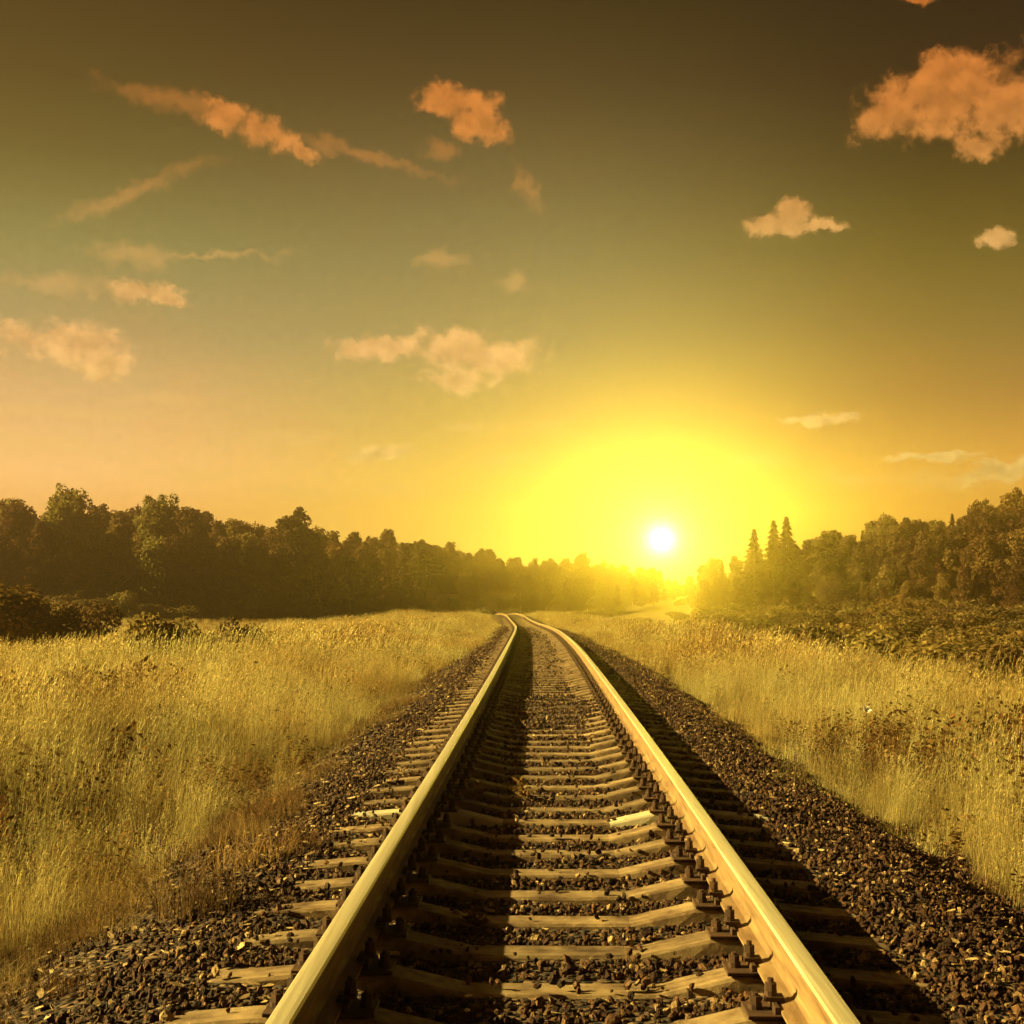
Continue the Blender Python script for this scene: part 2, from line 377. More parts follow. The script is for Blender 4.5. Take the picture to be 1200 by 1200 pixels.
# ------------------------------------------------------------------ sleepers
def beam_mesh(m):
    xs = [-1.35, -1.335, -1.0, -.62, -.34, 0, .34, .62, 1.0, 1.335, 1.35]
    zt = [-.245, -.228, -.198, -.198, -.262, -.264, -.262, -.198, -.198, -.228, -.245]
    V = []; Fc = []; mi = []
    for x, z in zip(xs, zt):
        for (y, zz) in ((-.125, -.42), (-.085, z - .012), (-.075, z), (.075, z), (.085, z - .012), (.125, -.42)):
            V.append((x, y + .004*math.sin(x*9+y*30), zz))
    for j in range(len(xs)-1):
        for i in range(6):
            k = (i+1) % 6; Fc.append((j*6+i, (j+1)*6+i, (j+1)*6+k, j*6+k)); mi.append(0 if abs(xs[j] + xs[j+1]) < .75 else 1)
    Fc += [tuple(range(6)), tuple(range(6*len(xs)-6, 6*len(xs)))[::-1]]; mi += [1, 1]
    return mesh_from('beam', V, Fc, m, False, mi)
beam_me = beam_mesh([M['concrete']]*2); beam_white = beam_mesh([M['concrete'], M['white']])
def plate_mesh():
    bm = bmesh.new(); bm_box(bm, (0, 0, -.190), (.37, .17, .014))
    for s in (-1, 1): bm_box(bm, (s*.088, 0, -.171), (.018, .15, .026))
    return bm_mesh(bm, 'base_plate', M['rust'], .002)
def clamp_mesh(s):       # bolt, coil washer, nut and clamp pressing the rail foot
    bm = bmesh.new()
    bm_box(bm, (s*.086, 0, -.146), (.062, .055, .014)); bm_box(bm, (s*.062, 0, -.158), (.022, .055, .014))
    bm_cyl(bm, (s*.096, 0, -.15), (s*.096, 0, -.082), .0105, seg=8)
    bm_cyl(bm, (s*.096, 0, -.139), (s*.096, 0, -.122), .021, seg=10)
    bm_cyl(bm, (s*.096, 0, -.122), (s*.096, 0, -.098), .021, seg=6)
    return bm_mesh(bm, 'clamp_bolt', M['rust'])
def anchor_mesh(s):
    bm = bmesh.new()
    bm_cyl(bm, (s*.150, 0, -.185), (s*.150, 0, -.130), .0105, seg=8)
    bm_cyl(bm, (s*.150, 0, -.183), (s*.150, 0, -.166), .024, seg=10); bm_cyl(bm, (s*.150, 0, -.166), (s*.150, 0, -.140), .021, seg=6)
    return bm_mesh(bm, 'anchor_bolt', M['rust'])
plate_me = plate_mesh(); cl = {s: clamp_mesh(s) for s in (-1, 1)}; an = {s: anchor_mesh(s) for s in (-1, 1)}
def joined(name, parts):
    bm = bmesh.new()
    for me in parts: bm.from_mesh(me)
    return bm_mesh(bm, name, M['rust'])
far_plate = joined('base_plate', [plate_me, cl[-1], cl[1], an[-1], an[1]])
WHITE = 7
near_lab = ['weathered concrete sleeper at the very bottom of the picture, nearest the camera',
            'concrete sleeper in the second row from the bottom, half in the shade of the left rail',
            'concrete sleeper in the third row from the bottom edge',
            'concrete sleeper in the fourth row up from the bottom edge',
            'concrete sleeper five rows up from the bottom edge, three rows short of the white one',
            ]
K0 = -2
def sleeper_label(k):
    if k == WHITE: return 'white painted sleeper, brightest of all the sleepers, between dull grey ones', 'white sleeper'
    if k == WHITE+1: return 'grey sleeper directly behind the white painted sleeper', None
    d = WHITE - k
    if 0 < d <= 8:
        words = ['directly in front of', 'second in front of', 'third in front of', 'fourth in front of', 'fifth in front of', 'sixth in front of', 'seventh in front of', 'eighth in front of']
        return 'grey concrete sleeper, %s the white painted one' % words[d-1], None
    if d > 8: return 'grey concrete sleeper at the bottom edge of the picture, nearest the camera', None
    return 'narrow grey concrete sleeper in the close rows beyond the white one, towards the bend', None
def sleeper(k, detail):
    Y = 5.35 + .545*k + random.uniform(-.012, .012); a = -math.atan(dcx(Y)) + random.gauss(0, .006)
    e = bpy.data.objects.new('sleeper', None); C.objects.link(e); e.empty_display_size = .2
    e.location = (float(cx(Y)), Y, float(rz(Y))); e.rotation_euler = (0, 0, a)
    lab, _ = sleeper_label(k); tag(e, lab, 'sleeper', 'concrete sleepers under the rails')
    b = link('beam', beam_white if k == WHITE else beam_me, e, (random.uniform(-.02, .02), 0, random.uniform(-.006, .003)))
    for s in (-1, 1):
        if detail:
            pl = link('base_plate', plate_me, e, (s*.795, 0, 0))
            for q in (-1, 1):
                link('clamp_bolt', cl[q], pl, (0, random.uniform(-.012, .012), random.uniform(-.004, .004))); link('anchor_bolt', an[q], pl)
        else: link('base_plate', far_plate, e, (s*.795, 0, 0))
NS = 236
for k in range(K0, K0 + NS): sleeper(k, k < 44)

# ------------------------------------------------------------------ instanced stuff
def stuff(name, meshes, pts, rots, scl, idx, label, cat):
    col = bpy.data.collections.new(name + '_sources')
    for i, me in enumerate(meshes): col.objects.link(bpy.data.objects.new('%s_%02d' % (name, i), me))
    me = bpy.data.meshes.new(name); n = len(pts); me.vertices.add(n); me.vertices.foreach_set('co', np.asarray(pts, np.float32).ravel())
    a = me.attributes.new('rot', 'FLOAT_VECTOR', 'POINT'); a.data.foreach_set('vector', np.asarray(rots, np.float32).ravel())
    a = me.attributes.new('scl', 'FLOAT_VECTOR', 'POINT'); a.data.foreach_set('vector', np.asarray(scl, np.float32).ravel())
    a = me.attributes.new('idx', 'INT', 'POINT'); a.data.foreach_set('value', np.asarray(idx, np.int32))
    o = link(name, me); tag(o, label, cat, None, 'stuff')
    g = bpy.data.node_groups.new(name, 'GeometryNodeTree')
    g.interface.new_socket('Geometry', in_out='INPUT', socket_type='NodeSocketGeometry'); g.interface.new_socket('Geometry', in_out='OUTPUT', socket_type='NodeSocketGeometry')
    gi = g.nodes.new('NodeGroupInput'); go = g.nodes.new('NodeGroupOutput'); ip = g.nodes.new('GeometryNodeInstanceOnPoints')
    ci = g.nodes.new('GeometryNodeCollectionInfo'); ci.inputs['Collection'].default_value = col
    ci.inputs['Separate Children'].default_value = True; ci.inputs['Reset Children'].default_value = True
    def att(nm, typ):
        q = g.nodes.new('GeometryNodeInputNamedAttribute'); q.data_type = typ; q.inputs[0].default_value = nm; return q.outputs[0]
    L = g.links.new
    L(gi.outputs[0], ip.inputs['Points']); L(ci.outputs[0], ip.inputs['Instance']); ip.inputs['Pick Instance'].default_value = True
    L(att('idx', 'INT'), ip.inputs['Instance Index']); L(att('rot', 'FLOAT_VECTOR'), ip.inputs['Rotation']); L(att('scl', 'FLOAT_VECTOR'), ip.inputs['Scale'])
    L(ip.outputs[0], go.inputs[0])
    md = o.modifiers.new('scatter', 'NODES'); md.node_group = g
    return o
def in_view(X, Y, margin=1.5): return np.abs(X) < Y*.37 + margin

# stones
def stone_mesh(seed):
    r = random.Random(seed); bm = bmesh.new(); bmesh.ops.create_icosphere(bm, subdivisions=1, radius=.5)
    for v in bm.verts:
        v.co *= r.uniform(.62, 1.12); v.co.z *= .68; v.co.x *= 1.15
    return bm_mesh(bm, 'stone', M['stone'])
stones = [stone_mesh(i) for i in range(9)]
P, RO, SC, ID = [], [], [], []
def add_stones(y0, y1, dens, smin, smax, omax=2.9):
    n = int((y1-y0)*2*omax*dens); Y = rng.uniform(y0, y1, n); O = rng.uniform(-omax, omax, n)
    fade = np.clip((2.95 - np.abs(O))/.7, 0, 1); keep = rng.random(n) < fade + .25
    keep &= (O > -1.75) | (rng.random(n) < .25 + .35*(vnoise(O, Y, .5, 31) > .55))
    X = cx(Y) + O; keep &= in_view(X, Y, .6)
    ph = np.abs(((Y - 5.35)/.545 + .5) % 1 - .5)*.545
    sl_ = (np.abs(O) < 1.28) & (ph < .135)
    keep &= ~(sl_ & (rng.random(n) > .03 + .10*(vnoise(O, Y, .4, 44) > .72))) & ~((np.abs(np.abs(O) - .795) < .10) & (ph < .2))
    X, Y, O, sl_ = X[keep], Y[keep], O[keep], sl_[keep]; k = len(X)
    z = bedz(O, X, Y); z = np.where(np.abs(O) > 2.35, np.maximum(gz(X, Y), z), z)
    z = z + np.where(sl_, .03, 0) + rng.uniform(-.012, .014, k)
    s = rng.uniform(smin, smax, k)*np.where(rng.random(k) < .06, 1.5, 1.)
    P.append(np.stack([X, Y, z], -1)); RO.append(rng.uniform(0, 6.28, (k, 3))*np.array([.25, .25, 1])); SC.append(np.stack([s, s*rng.uniform(.7, 1.1, k), s], -1)); ID.append(rng.integers(0, len(stones), k))
add_stones(4.0, 12, 1500, .018, .046); add_stones(12, 24, 700, .024, .052); add_stones(24, 50, 190, .04, .07); add_stones(50, 90, 50, .07, .1)
P = np.concatenate(P); 
stuff('ballast_stones', stones, P, np.concatenate(RO), np.concatenate(SC), np.concatenate(ID), 'loose dark crushed stones filling the track bed between and beside the sleepers', 'gravel')

# pale chips and dead leaves on the left shoulder and among the stones
def chip_mesh(seed):
    r = random.Random(seed); bm = bmesh.new(); n = 6; a0 = r.random()*6
    top = [bm.verts.new((math.cos(a0+i*6.283/n)*r.uniform(.35, .6), math.sin(a0+i*6.283/n)*r.uniform(.15, .3), r.uniform(.02, .12))) for i in range(n)]
    bot = [bm.verts.new((v.co.x, v.co.y, v.co.z - .05)) for v in top]
    bm.faces.new(top); bm.faces.new(bot[::-1])
    for i in range(n): bm.faces.new((bot[i], bot[(i+1) % n], top[(i+1) % n], top[i]))
    bmesh.ops.recalc_face_normals(bm, faces=bm.faces[:])
    return bm_mesh(bm, 'chip', M['litter'])
chips = [chip_mesh(i) for i in range(6)]
n = 5200; Y = rng.uniform(4, 22, n)**1.0; O = np.concatenate([rng.uniform(-3.2, -.95, int(n*.62)), rng.uniform(.9, 3.0, int(n*.26)), rng.uniform(-.7, .7, n - int(n*.62) - int(n*.26))])
X = cx(Y) + O; ph = np.abs(((Y - 5.35)/.545 + .5) % 1 - .5)*.545
kp = in_view(X, Y, .4) & (rng.random(n) < np.where(O < 0, .6, .3)) & ~((np.abs(O) < 1.3) & (ph < .14)); X, Y, O = X[kp], Y[kp], O[kp]; k = len(X)
z = np.where(np.abs(O) > 2.35, gz(X, Y), bedz(O, X, Y)) + .022
s = rng.uniform(.02, .065, k)
stuff('leaf_litter', chips, np.stack([X, Y, z], -1), rng.uniform(-.35, .35, (k, 3)) + np.array([0, 0, 1])*rng.uniform(0, 6.28, k)[:, None], np.stack([s, s, s], -1), rng.integers(0, 6, k),
      'pale dry chips and dead leaves scattered over the stones beside the rails', 'litter')

# grass tufts -----------------------------------------------------------
def tuft(seed, nb, h, wid, spread, heads=.5, lean=.05, weed=False):
    r = np.random.default_rng(seed); Q = []
    for i in range(nb):
        a = r.uniform(0, 6.283); d = spread*math.sqrt(r.random()); bx_, by_ = d*math.cos(a), d*math.sin(a)
        H = h*r.uniform(.4, 1.08); la = r.uniform(0, 6.283); ln = abs(r.normal(0, .2 if h > .5 else .5)) + .02
        lx, ly = math.cos(la)*ln + lean, math.sin(la)*ln
        fa = r.uniform(0, 3.14); wx, wy = math.cos(fa), math.sin(fa)
        pts = []; seg = 4
        for s_ in range(seg+1):
            u = s_/seg; pts.append((bx_ + lx*H*u**1.8, by_ + ly*H*u**1.8, H*u*(1 - .25*ln*u), wid*(1 - .75*u)*.5))
        for s_ in range(seg):
            (x0, y0, z0, w0), (x1, y1, z1, w1) = pts[s_], pts[s_+1]
            Q.append([(x0-wx*w0, y0-wy*w0, z0), (x0+wx*w0, y0+wy*w0, z0), (x1+wx*w1, y1+wy*w1, z1), (x1-wx*w1, y1-wy*w1, z1)])
        if r.random() < heads and not weed:          # drooping seed head
            x1, y1, z1, _ = pts[-1]; dv = np.array([lx + .25, ly, .75]); dv /= np.linalg.norm(dv)
            for e in range(5):
                b0 = np.array([x1, y1, z1]) + dv*(.022*e - .02)*h/.9; q = r.normal(0, 1, 3); q /= np.linalg.norm(q)
                tip = dv*.032 + q*.007; sd = np.cross(dv, q)*wid*1.05
                Q.append([b0, b0 + tip*.5 + sd, b0 + tip, b0 + tip*.5 - sd])
        if weed:
            for e in range(7):
                u = r.uniform(.25, 1); c = np.array([bx_ + lx*H*u**1.8, by_ + ly*H*u**1.8, H*u]); q = r.normal(0, 1, 3); q[2] = abs(q[2])*.5; q /= np.linalg.norm(q)
                L_ = r.uniform(.05, .10); sd = np.cross(q, r.normal(0, 1, 3)); sd = sd/np.linalg.norm(sd)*L_*.22
                Q.append([c, c + q*L_*.5 + sd, c + q*L_, c + q*L_*.5 - sd])
    return quads_mesh('tuft', np.array(Q, float), M['weed'] if weed else M['grass'])
tall = [tuft(i, 96, .92, .0040, .27, .5) for i in range(6)]          # 0-5
short = [tuft(20+i, 70, .34, .0036, .16, .05, .05) for i in range(4)]    # 6-9
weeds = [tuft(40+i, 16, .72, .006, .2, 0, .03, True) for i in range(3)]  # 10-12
fart = [tuft(60+i, 64, .88, .012, .42, .8) for i in range(4)]         # 13-16
tufts = tall + short + weeds + fart
P, RO, SC, ID = [], [], [], []
def height_field(O, X, Y):
    a = np.abs(O)
    g = np.clip((a - 1.9)/2.9, 0, 1)
    return (.28 + .66*g)*(.78 + .45*vnoise(X, Y, 2.6, 9))
def sow(y0, y1, o0, o1, dens, far=False, hmul=1., wm=.0):
    n = int((y1-y0)*(o1-o0)*dens); Y = rng.uniform(y0, y1, n); O = rng.uniform(o0, o1, n); X = cx(Y) + O
    kp = in_view(X, Y, 2.5)
    edge = 1.9 + .9*(vnoise(X, Y, 1.3, 3) - .5) + .5*(vnoise(X, Y, .45, 4) - .5) + np.where(Y < 11, (11 - Y)*.10, 0)
    p = sstep((np.abs(O) - edge + .25)/.9)
    kp &= rng.random(n) < p
    X, Y, O = X[kp], Y[kp], O[kp]; k = len(X)
    hf = height_field(O, X, Y)*hmul*rng.uniform(.6, 1.22, k)
    a = np.abs(O); wn_ = vnoise(X, Y, 3.1, 12)
    isshort = (rng.random(k) < np.clip((2.9 - a)/.8, 0, .85))
    patch = 1.2*np.exp(-(((X + 6.4)/1.9)**2 + ((Y - 19.5)/4.)**2)**2) + 1.0*np.exp(-(((X - 5.)/2.1)**2 + ((Y - 14.5)/3.2)**2)**2)  # second term adds dark weeds for the shade low in the right grass
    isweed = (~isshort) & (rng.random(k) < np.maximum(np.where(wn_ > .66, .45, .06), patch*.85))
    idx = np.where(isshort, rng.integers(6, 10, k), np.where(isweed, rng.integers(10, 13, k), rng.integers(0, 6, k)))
    if far: idx = np.where(isweed & (rng.random(k) < .7), rng.integers(10, 13, k), rng.integers(13, 17, k))
    s = hf*np.where(isshort & (not far), 1.35, 1.12)
    sxy = np.clip(s, .6, 1.3)*(1.25 if far else 1.)
    P.append(np.stack([X, Y, gz(X, Y) - .02], -1)); RO.append(np.stack([rng.normal(0, .07, k), rng.normal(.03, .07, k), rng.uniform(-.9, .9, k)], -1))
    SC.append(np.stack([sxy, sxy, s], -1)); ID.append(idx)
sow(5, 14, -9, -1.6, 17); sow(5, 14, 1.7, 8, 17)
sow(14, 28, -14, -1.6, 12); sow(14, 28, 1.7, 8.5, 12)
sow(28, 50, -22, -1.6, 5.5, True); sow(28, 50, 1.7, 8.5, 6, True)
sow(50, 100, -16, -1.6, 3.2, True); sow(50, 100, 1.7, 9, 3.2, True)
sow(100, 230, -14, -1.6, 1.3, True); sow(100, 230, 1.7, 9, 1.3, True)
sow(50, 120, -60, -16, .8, True, .55); sow(100, 220, -90, -14, .35, True, .5)
sow(40, 200, 9, 80, .5, True, .6)
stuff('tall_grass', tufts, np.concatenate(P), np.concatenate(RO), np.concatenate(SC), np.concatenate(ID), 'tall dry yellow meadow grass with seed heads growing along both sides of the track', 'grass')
NG = sum(len(p) for p in P)
# low dead thatch on the soil of the left shoulder
n = 5200; Y = rng.uniform(4.2, 26, n); O = rng.uniform(-3.6, -1.45, n); X = cx(Y) + O
pn = vnoise(X, Y, .55, 21)*sstep((-O - 1.4)/.6); kp = in_view(X, Y, .5) & (rng.random(n) < np.clip(pn*2.0 - .75, 0, 1)); X, Y = X[kp], Y[kp]; k = len(X); s = rng.uniform(.25, .6, k)
thatch = [tuft(130+i, 46, .26, .0035, .14, 0, .05) for i in range(4)]
for q in thatch: q.materials[0] = M['thatch']
stuff('low_grass', thatch, np.stack([X, Y, np.maximum(gz(X, Y), np.where(X - cx(Y) > -2.3, bedz(X - cx(Y), X, Y), -9))], -1), np.stack([rng.normal(0, .2, k), rng.normal(0, .2, k), rng.uniform(0, 6.28, k)], -1),
      np.stack([s*1.8, s*1.8, s], -1), rng.integers(0, 4, k), 'short brown dead grass creeping over the stones on the left shoulder', 'grass')

# ------------------------------------------------------------------ single tufts by the rails
def lone(px, py, zg, mesh, name, label, cat, s, rotz=0., grp=None):
    d = 1667*(CAMZ - zg)/(py - 694); X = (px - 600)/1667*d
    zz = float(gz(X, d)) if abs(X - float(cx(d))) > 2.3 else float(bedz(np.array([X - float(cx(d))]), np.array([X]), np.array([d]))[0])
    o = link(name, mesh, None, (X, d, zz - .01), (0, 0, rotz), s); tag(o, label, cat, grp); return o
big = tuft(101, 170, .5, .0045, .16, .05, .0); fan = tuft(102, 150, .36, .0036, .17, 0, .0)
for q in (big, fan): q.materials[0] = M['thatch']

lone(235, 1112, -.45, big, 'grass_tuft', 'bushy brown grass tuft alone on the stones left of the track, nearest the camera', 'grass tuft', (1.15, 1.15, .78))
lone(300, 1040, -.42, fan, 'grass_tuft', 'low tuft of soft grass just behind the bushy brown tuft', 'grass tuft', (1.9, 1.3, .75), 1.)
lone(345, 1022, -.38, fan, 'grass_tuft', 'low dark grass tuft close to the sleeper ends on the left', 'grass tuft', (1.5, 1.1, .6), 2.)
lone(330, 985, -.45, fan, 'grass_tuft', 'short tuft of grass on the left shoulder before the tall meadow grass', 'grass tuft', (1.6, 1.1, .8), 3.)
wd = tuft(103, 7, .16, .004, .06, 0, 0, True)
lone(548, 936, -.25, wd, 'weed', 'small weed sprouting against the inside of the left rail', 'weed', (1., 1., 1.))
lone(612, 930, -.25, wd, 'weed', 'small leafy weed growing between the sleepers in mid track', 'weed', (.8, .8, 1.1), 1.4)
lone(560, 1072, -.25, wd, 'weed', 'tiny pale weed in the shaded stones between the rails', 'weed', (.5, .5, .5), 2.)
bm = bmesh.new(); 
for i in range(5):
    a = i*1.257; r_ = bmesh.ops.create_cube(bm, size=1.)
    bmesh.ops.transform(bm, matrix=Matrix.Rotation(a, 4, 'Z') @ Matrix.Rotation(-.5, 4, 'Y') @ Matrix.Translation((.022, 0, 0)) @ Matrix.Diagonal((.04, .022, .003, 1)), verts=r_['verts'])
head = bm_mesh(bm, 'flower_head', M['petal'], .001)
fl = bpy.data.objects.new('flower', None); C.objects.link(fl); X, Yf = (1010-600)/1667*12.5, 12.5
fl.location = (X, Yf, float(gz(X, Yf))); tag(fl, 'single white flower standing out in the yellow grass right of the track', 'flower')
bm = bmesh.new(); bm_cyl(bm, (0, 0, 0), (0.02, 0, .76), .003, .002, 6); link('stem', bm_mesh(bm, 'stem', M['weed']), fl)
link('flower_head', head, fl, (.02, -.01, .77), (.9, .2, 0))

# ------------------------------------------------------------------ trees
def leaf_cards(centers, radii, n, size, r, up=.3):
    """n leaf clumps spread near the surface of several ellipsoids"""
    centers = np.array(centers); radii = np.array(radii); vol = (radii.prod(1))**(.67); pk = r.choice(len(centers), n, p=vol/vol.sum())
    d = r.normal(0, 1, (n, 3)); d /= np.linalg.norm(d, axis=1)[:, None]
    rr = 1 - np.abs(r.normal(0, .22, n)); rr = np.clip(rr, .05, 1.08) + (r.random(n) < .06)*r.uniform(0, .22, n)
    c = centers[pk] + d*radii[pk]*rr[:, None]
    nrm = d*.8 + r.normal(0, .6, (n, 3)) + np.array([0, 0, up]); nrm /= np.linalg.norm(nrm, axis=1)[:, None]
    a = np.cross(nrm, r.normal(0, 1, (n, 3))); a /= np.linalg.norm(a, axis=1)[:, None]; b = np.cross(nrm, a)
    s = size*r.uniform(.5, 1.25, n)[:, None]; e = r.uniform(.45, .9, n)[:, None]
    return np.stack([c - a*s, c - b*s*e, c + a*s*1.1, c + b*s*e], 1)
def trunk_mesh(h, r0, limbs, seed, m, base=.35):
    r = random.Random(seed); bm = bmesh.new(); z = 0; p = Vector((0, 0, -.3)); seg = 6
    top = []
    for i in range(seg):
        q = Vector((r.uniform(-.25, .25), r.uniform(-.25, .25), h*(i+1)/seg)); bm_cyl(bm, p, q, r0*(1-i/seg*.85), r0*(1-(i+1)/seg*.85), 7); top.append((p.copy(), q.copy())); p = q
    for i in range(limbs):
        u = r.uniform(base, .92); z = h*u; k = min(int(u*seg), seg-1); st = top[k][0].lerp(top[k][1], u*seg-k); a = r.uniform(0, 6.28); L = h*.26*(1.1-u)+.6
        bm_cyl(bm, st, st + Vector((math.cos(a)*L, math.sin(a)*L, L*r.uniform(.4, 1.))), r0*.3*(1.1-u)+.02, .02, 5)
    return bm_mesh(bm, 'trunk', m)
def deciduous(*a): return quads_mesh('crown', deciduous_cards(*a), M['leaf'])
def deciduous_cards(seed, H, Wd, nb, n, low=.2, leaf=.26):
    r = np.random.default_rng(seed); cs, rs = [], []
    for i in range(nb):
        u = r.uniform(low + .06, .93); env = math.sin(math.pi*min(max((u - low + .06)/(1.04 - low), 0), 1)**.8)**.7
        a = r.uniform(0, 6.283); d = Wd*.5*env*r.uniform(.2, .85); q = Wd*r.uniform(.12, .24)
        cs.append((d*math.cos(a), d*math.sin(a), u*H)); rs.append((q, q, q*r.uniform(.6, .95)))
    for i in range(nb):
        u = r.uniform(.55, 1.0); a = r.uniform(0, 6.283); d = Wd*.36*r.uniform(.2, 1)*(1.25 - u)**.5; q = Wd*r.uniform(.05, .11)
        cs.append((d*math.cos(a), d*math.sin(a), u*H)); rs.append((q, q, q*1.2))
    cs.append((0, 0, H*.6)); rs.append((Wd*.24, Wd*.24, H*.26))
    return leaf_cards(cs, rs, n, leaf, r)
def conifer(seed, H, Wd, n, m=None):
    r = np.random.default_rng(seed); Q = []
    u = r.random(n)**1.5*.95 + .05; lay = (u*16) % 1
    rad = Wd*.5*(1 - u)**.9*(.35 + .75*(1 - lay))*r.uniform(.2, 1.1, n) + .02
    a = r.uniform(0, 6.283, n); lob = 1 + .22*np.sin(a*5 + np.floor(u*16)*2.1)
    c = np.stack([rad*lob*np.cos(a), rad*lob*np.sin(a), H*(u - .03*rad/Wd*2)], -1)
    out = np.stack([np.cos(a), np.sin(a), np.full(n, -.35) + r.normal(0, .3, n)], -1); out /= np.linalg.norm(out, axis=1)[:, None]
    sd = np.cross(out, r.normal(0, 1, (n, 3))); sd /= np.linalg.norm(sd, axis=1)[:, None]; s = .30*r.uniform(.5, 1.2, n)[:, None]
    return quads_mesh('crown', np.stack([c - out*s*.6, c - sd*s*.35, c + out*s, c + sd*s*.35], 1), M['pine'])
DEC = []
for i in range(8):
    H = 14; low = [.12, .22, .18, .3, .1, .25, .2, .15][i]; Wd = [8.5, 6.2, 7.4, 5.6, 9, 6.6, 7, 5.2][i]
    DEC.append((deciduous(200+i, H, Wd*1.12, 36, 9000, low*.7), trunk_mesh(H*.9, .2, 12, 300+i, M['pale_bark'] if i in (1, 3, 5) else M['bark'])))
CON = [(conifer(400+i, 14, 7.6 - i*.6, 6500), trunk_mesh(13.5, .18, 0, 410+i, M['bark'])) for i in range(3)]
# round-headed pine: clumps high on the stem
def pine(seed, H):
    r = np.random.default_rng(seed); cs, rs = [], []
    for i in range(20):
        u = r.uniform(.3, .95); a = r.uniform(0, 6.283); d = 2.6*r.uniform(.2, .9)*(1.15-u)**.5; q = r.uniform(.7, 1.3); cs.append((d*math.cos(a), d*math.sin(a), u*H)); rs.append((q*1.15, q*1.15, q*.6))
    return quads_mesh('crown', leaf_cards(cs, rs, 4600, .26, r), M['pine'])
PINE = (quads_mesh('crown', deciduous_cards(440, 14, 6.2, 26, 6500, .2, .27), M['pine']), trunk_mesh(13, .2, 10, 421, M['bark'], .4))
def tree(name, kit, X, Y, H, wf, label, cat, grp=None, sink=0.):
    e = bpy.data.objects.new(name, None); C.objects.link(e); z = float(gz(X, Y)) - sink
    e.location = (X, Y, z); e.rotation_euler = (0, 0, random.uniform(0, 6.28)); s = H/14.0; e.scale = (s*wf, s*wf, s)
    tag(e, label, cat, grp); link('crown', kit[0], e); link('trunk', kit[1], e); return e
# skyline of the woods: picture x -> (picture y of the tree tops, distance)
SK = [(-160, 585, 185), (-60, 590, 188), (0, 596, 190), (40, 600, 190), (130, 606, 196), (160, 604, 198), (240, 608, 205), (300, 618, 212), (330, 624, 212), (400, 627, 225), (450, 627, 245), (500, 643, 285), (560, 656, 340),
      (620, 663, 390), (700, 663, 420), (760, 670, 440), (785, 679, 470), (800, 683, 480), (815, 668, 370), (850, 662, 335), (880, 650, 310), (950, 641, 290), (1000, 629, 280), (1060, 616, 275), (1120, 605, 270), (1160, 594, 265), (1200, 582, 262), (1280, 566, 260), (1380, 550, 255)]
SX = [s[0] for s in SK]
def sk(px): return np.interp(px, SX, [s[1] for s in SK]), np.interp(px, SX, [s[2] for s in SK])
def at(px, Y): return (px - 600)/1667*Y
def top_h(px, py, Y, sink=0.):       # tree height so that its top stands at that skyline
    X = at(px, Y); return (CAMZ + (694 - py)/1667*Y) - (float(gz(X, Y)) - sink)
# named trees
def special(name, kit, px, py, Y, wf, label, cat):
    H = top_h(px, py, Y); tree(name, kit, at(px, Y), Y, H, wf, label, cat)
LIT = [(quads_mesh('crown', deciduous_cards(460+i, 14, 8.6, 34, 9000, .1), M['light_leaf']), DEC[i][1]) for i in range(2)]
special('broadleaf_tree', LIT[0], 78, 573, 178, 1.05, 'broad rounded leafy tree, tallest and brightest at the left end of the wood', 'tree')
special('broadleaf_tree', DEC[0], 20, 592, 176, .9, 'leafy tree at the left edge of the picture beside the tallest rounded one', 'tree')
special('broadleaf_tree', LIT[1], 188, 584, 186, .95, 'tall uneven leafy tree with a lit left side, second highest of the left wood', 'tree')
special('broadleaf_tree', DEC[6], 222, 598, 184, .9, 'dark leafy tree just right of the tall uneven lit one', 'tree')
special('pine_tree', PINE, 346, 600, 192, 1.15, 'dark pine with a knobbly top rising alone above the left wood', 'pine')
special('spruce_tree', CON[0], 884, 620, 262, 1.15, 'leftmost and lowest of the three pointed spruces in the sun haze', 'spruce')
special('spruce_tree', CON[1], 907, 610, 262, 1.1, 'middle one of the three pointed spruces in the sun haze', 'spruce')
special('spruce_tree', CON[2], 922, 606, 266, 1.2, 'rightmost and tallest of the three pointed spruces in the sun haze', 'spruce')
NT_ = 0
def wood(px0, px1, step, dy, dd, hmin, hmax, kinds, name, label, cat, grp, vary=7):
    global NT_
    px = px0
    while px < px1:
        y, D = sk(px); D = D + dd + random.uniform(-5, 5); y = y + dy + random.gauss(0, vary*.6)
        H = min(max(top_h(px, y, D), hmin), hmax)
        if abs(at(px, D) - float(cx(D))) < 5 and D < 334: D = 340.; H = 9.
        kit = random.choice(kinds); tree(name, kit, at(px, D), D, H, random.uniform(.85, 1.2), label, cat, grp); NT_ += 1
        px += step*random.uniform(.7, 1.3)
LL = 'leafy tree in the unbroken wood left of the track'; LR = 'dark leafy tree on the wooded slope at the right'; LC = 'small hazy tree in the distant wood beyond the bend'
wood(-90, 470, 21, -3, 0, 8, 24, DEC, 'broadleaf_tree', LL, 'tree', 'trees of the left wood')
wood(-90, 470, 25, 16, -13, 6, 18, DEC, 'broadleaf_tree', LL, 'tree', 'trees of the left wood', 10)
wood(300, 470, 15, 22, -22, 6, 12, [DEC[3], DEC[1]], 'birch_tree', 'slender birch with a pale trunk along the front of the left wood', 'birch', 'birches before the left wood', 6)
wood(470, 800, 10, -3, 0, 5, 20, DEC, 'distant_tree', LC, 'tree', 'trees of the distant wood')
wood(470, 800, 12, 6, -28, 4, 13, DEC, 'distant_tree', LC, 'tree', 'trees of the distant wood')
wood(610, 830, 11, 14, -75, 3, 9, DEC, 'distant_tree', 'low hazy tree standing in front of the distant wood under the sun', 'tree', 'low trees before the distant wood')
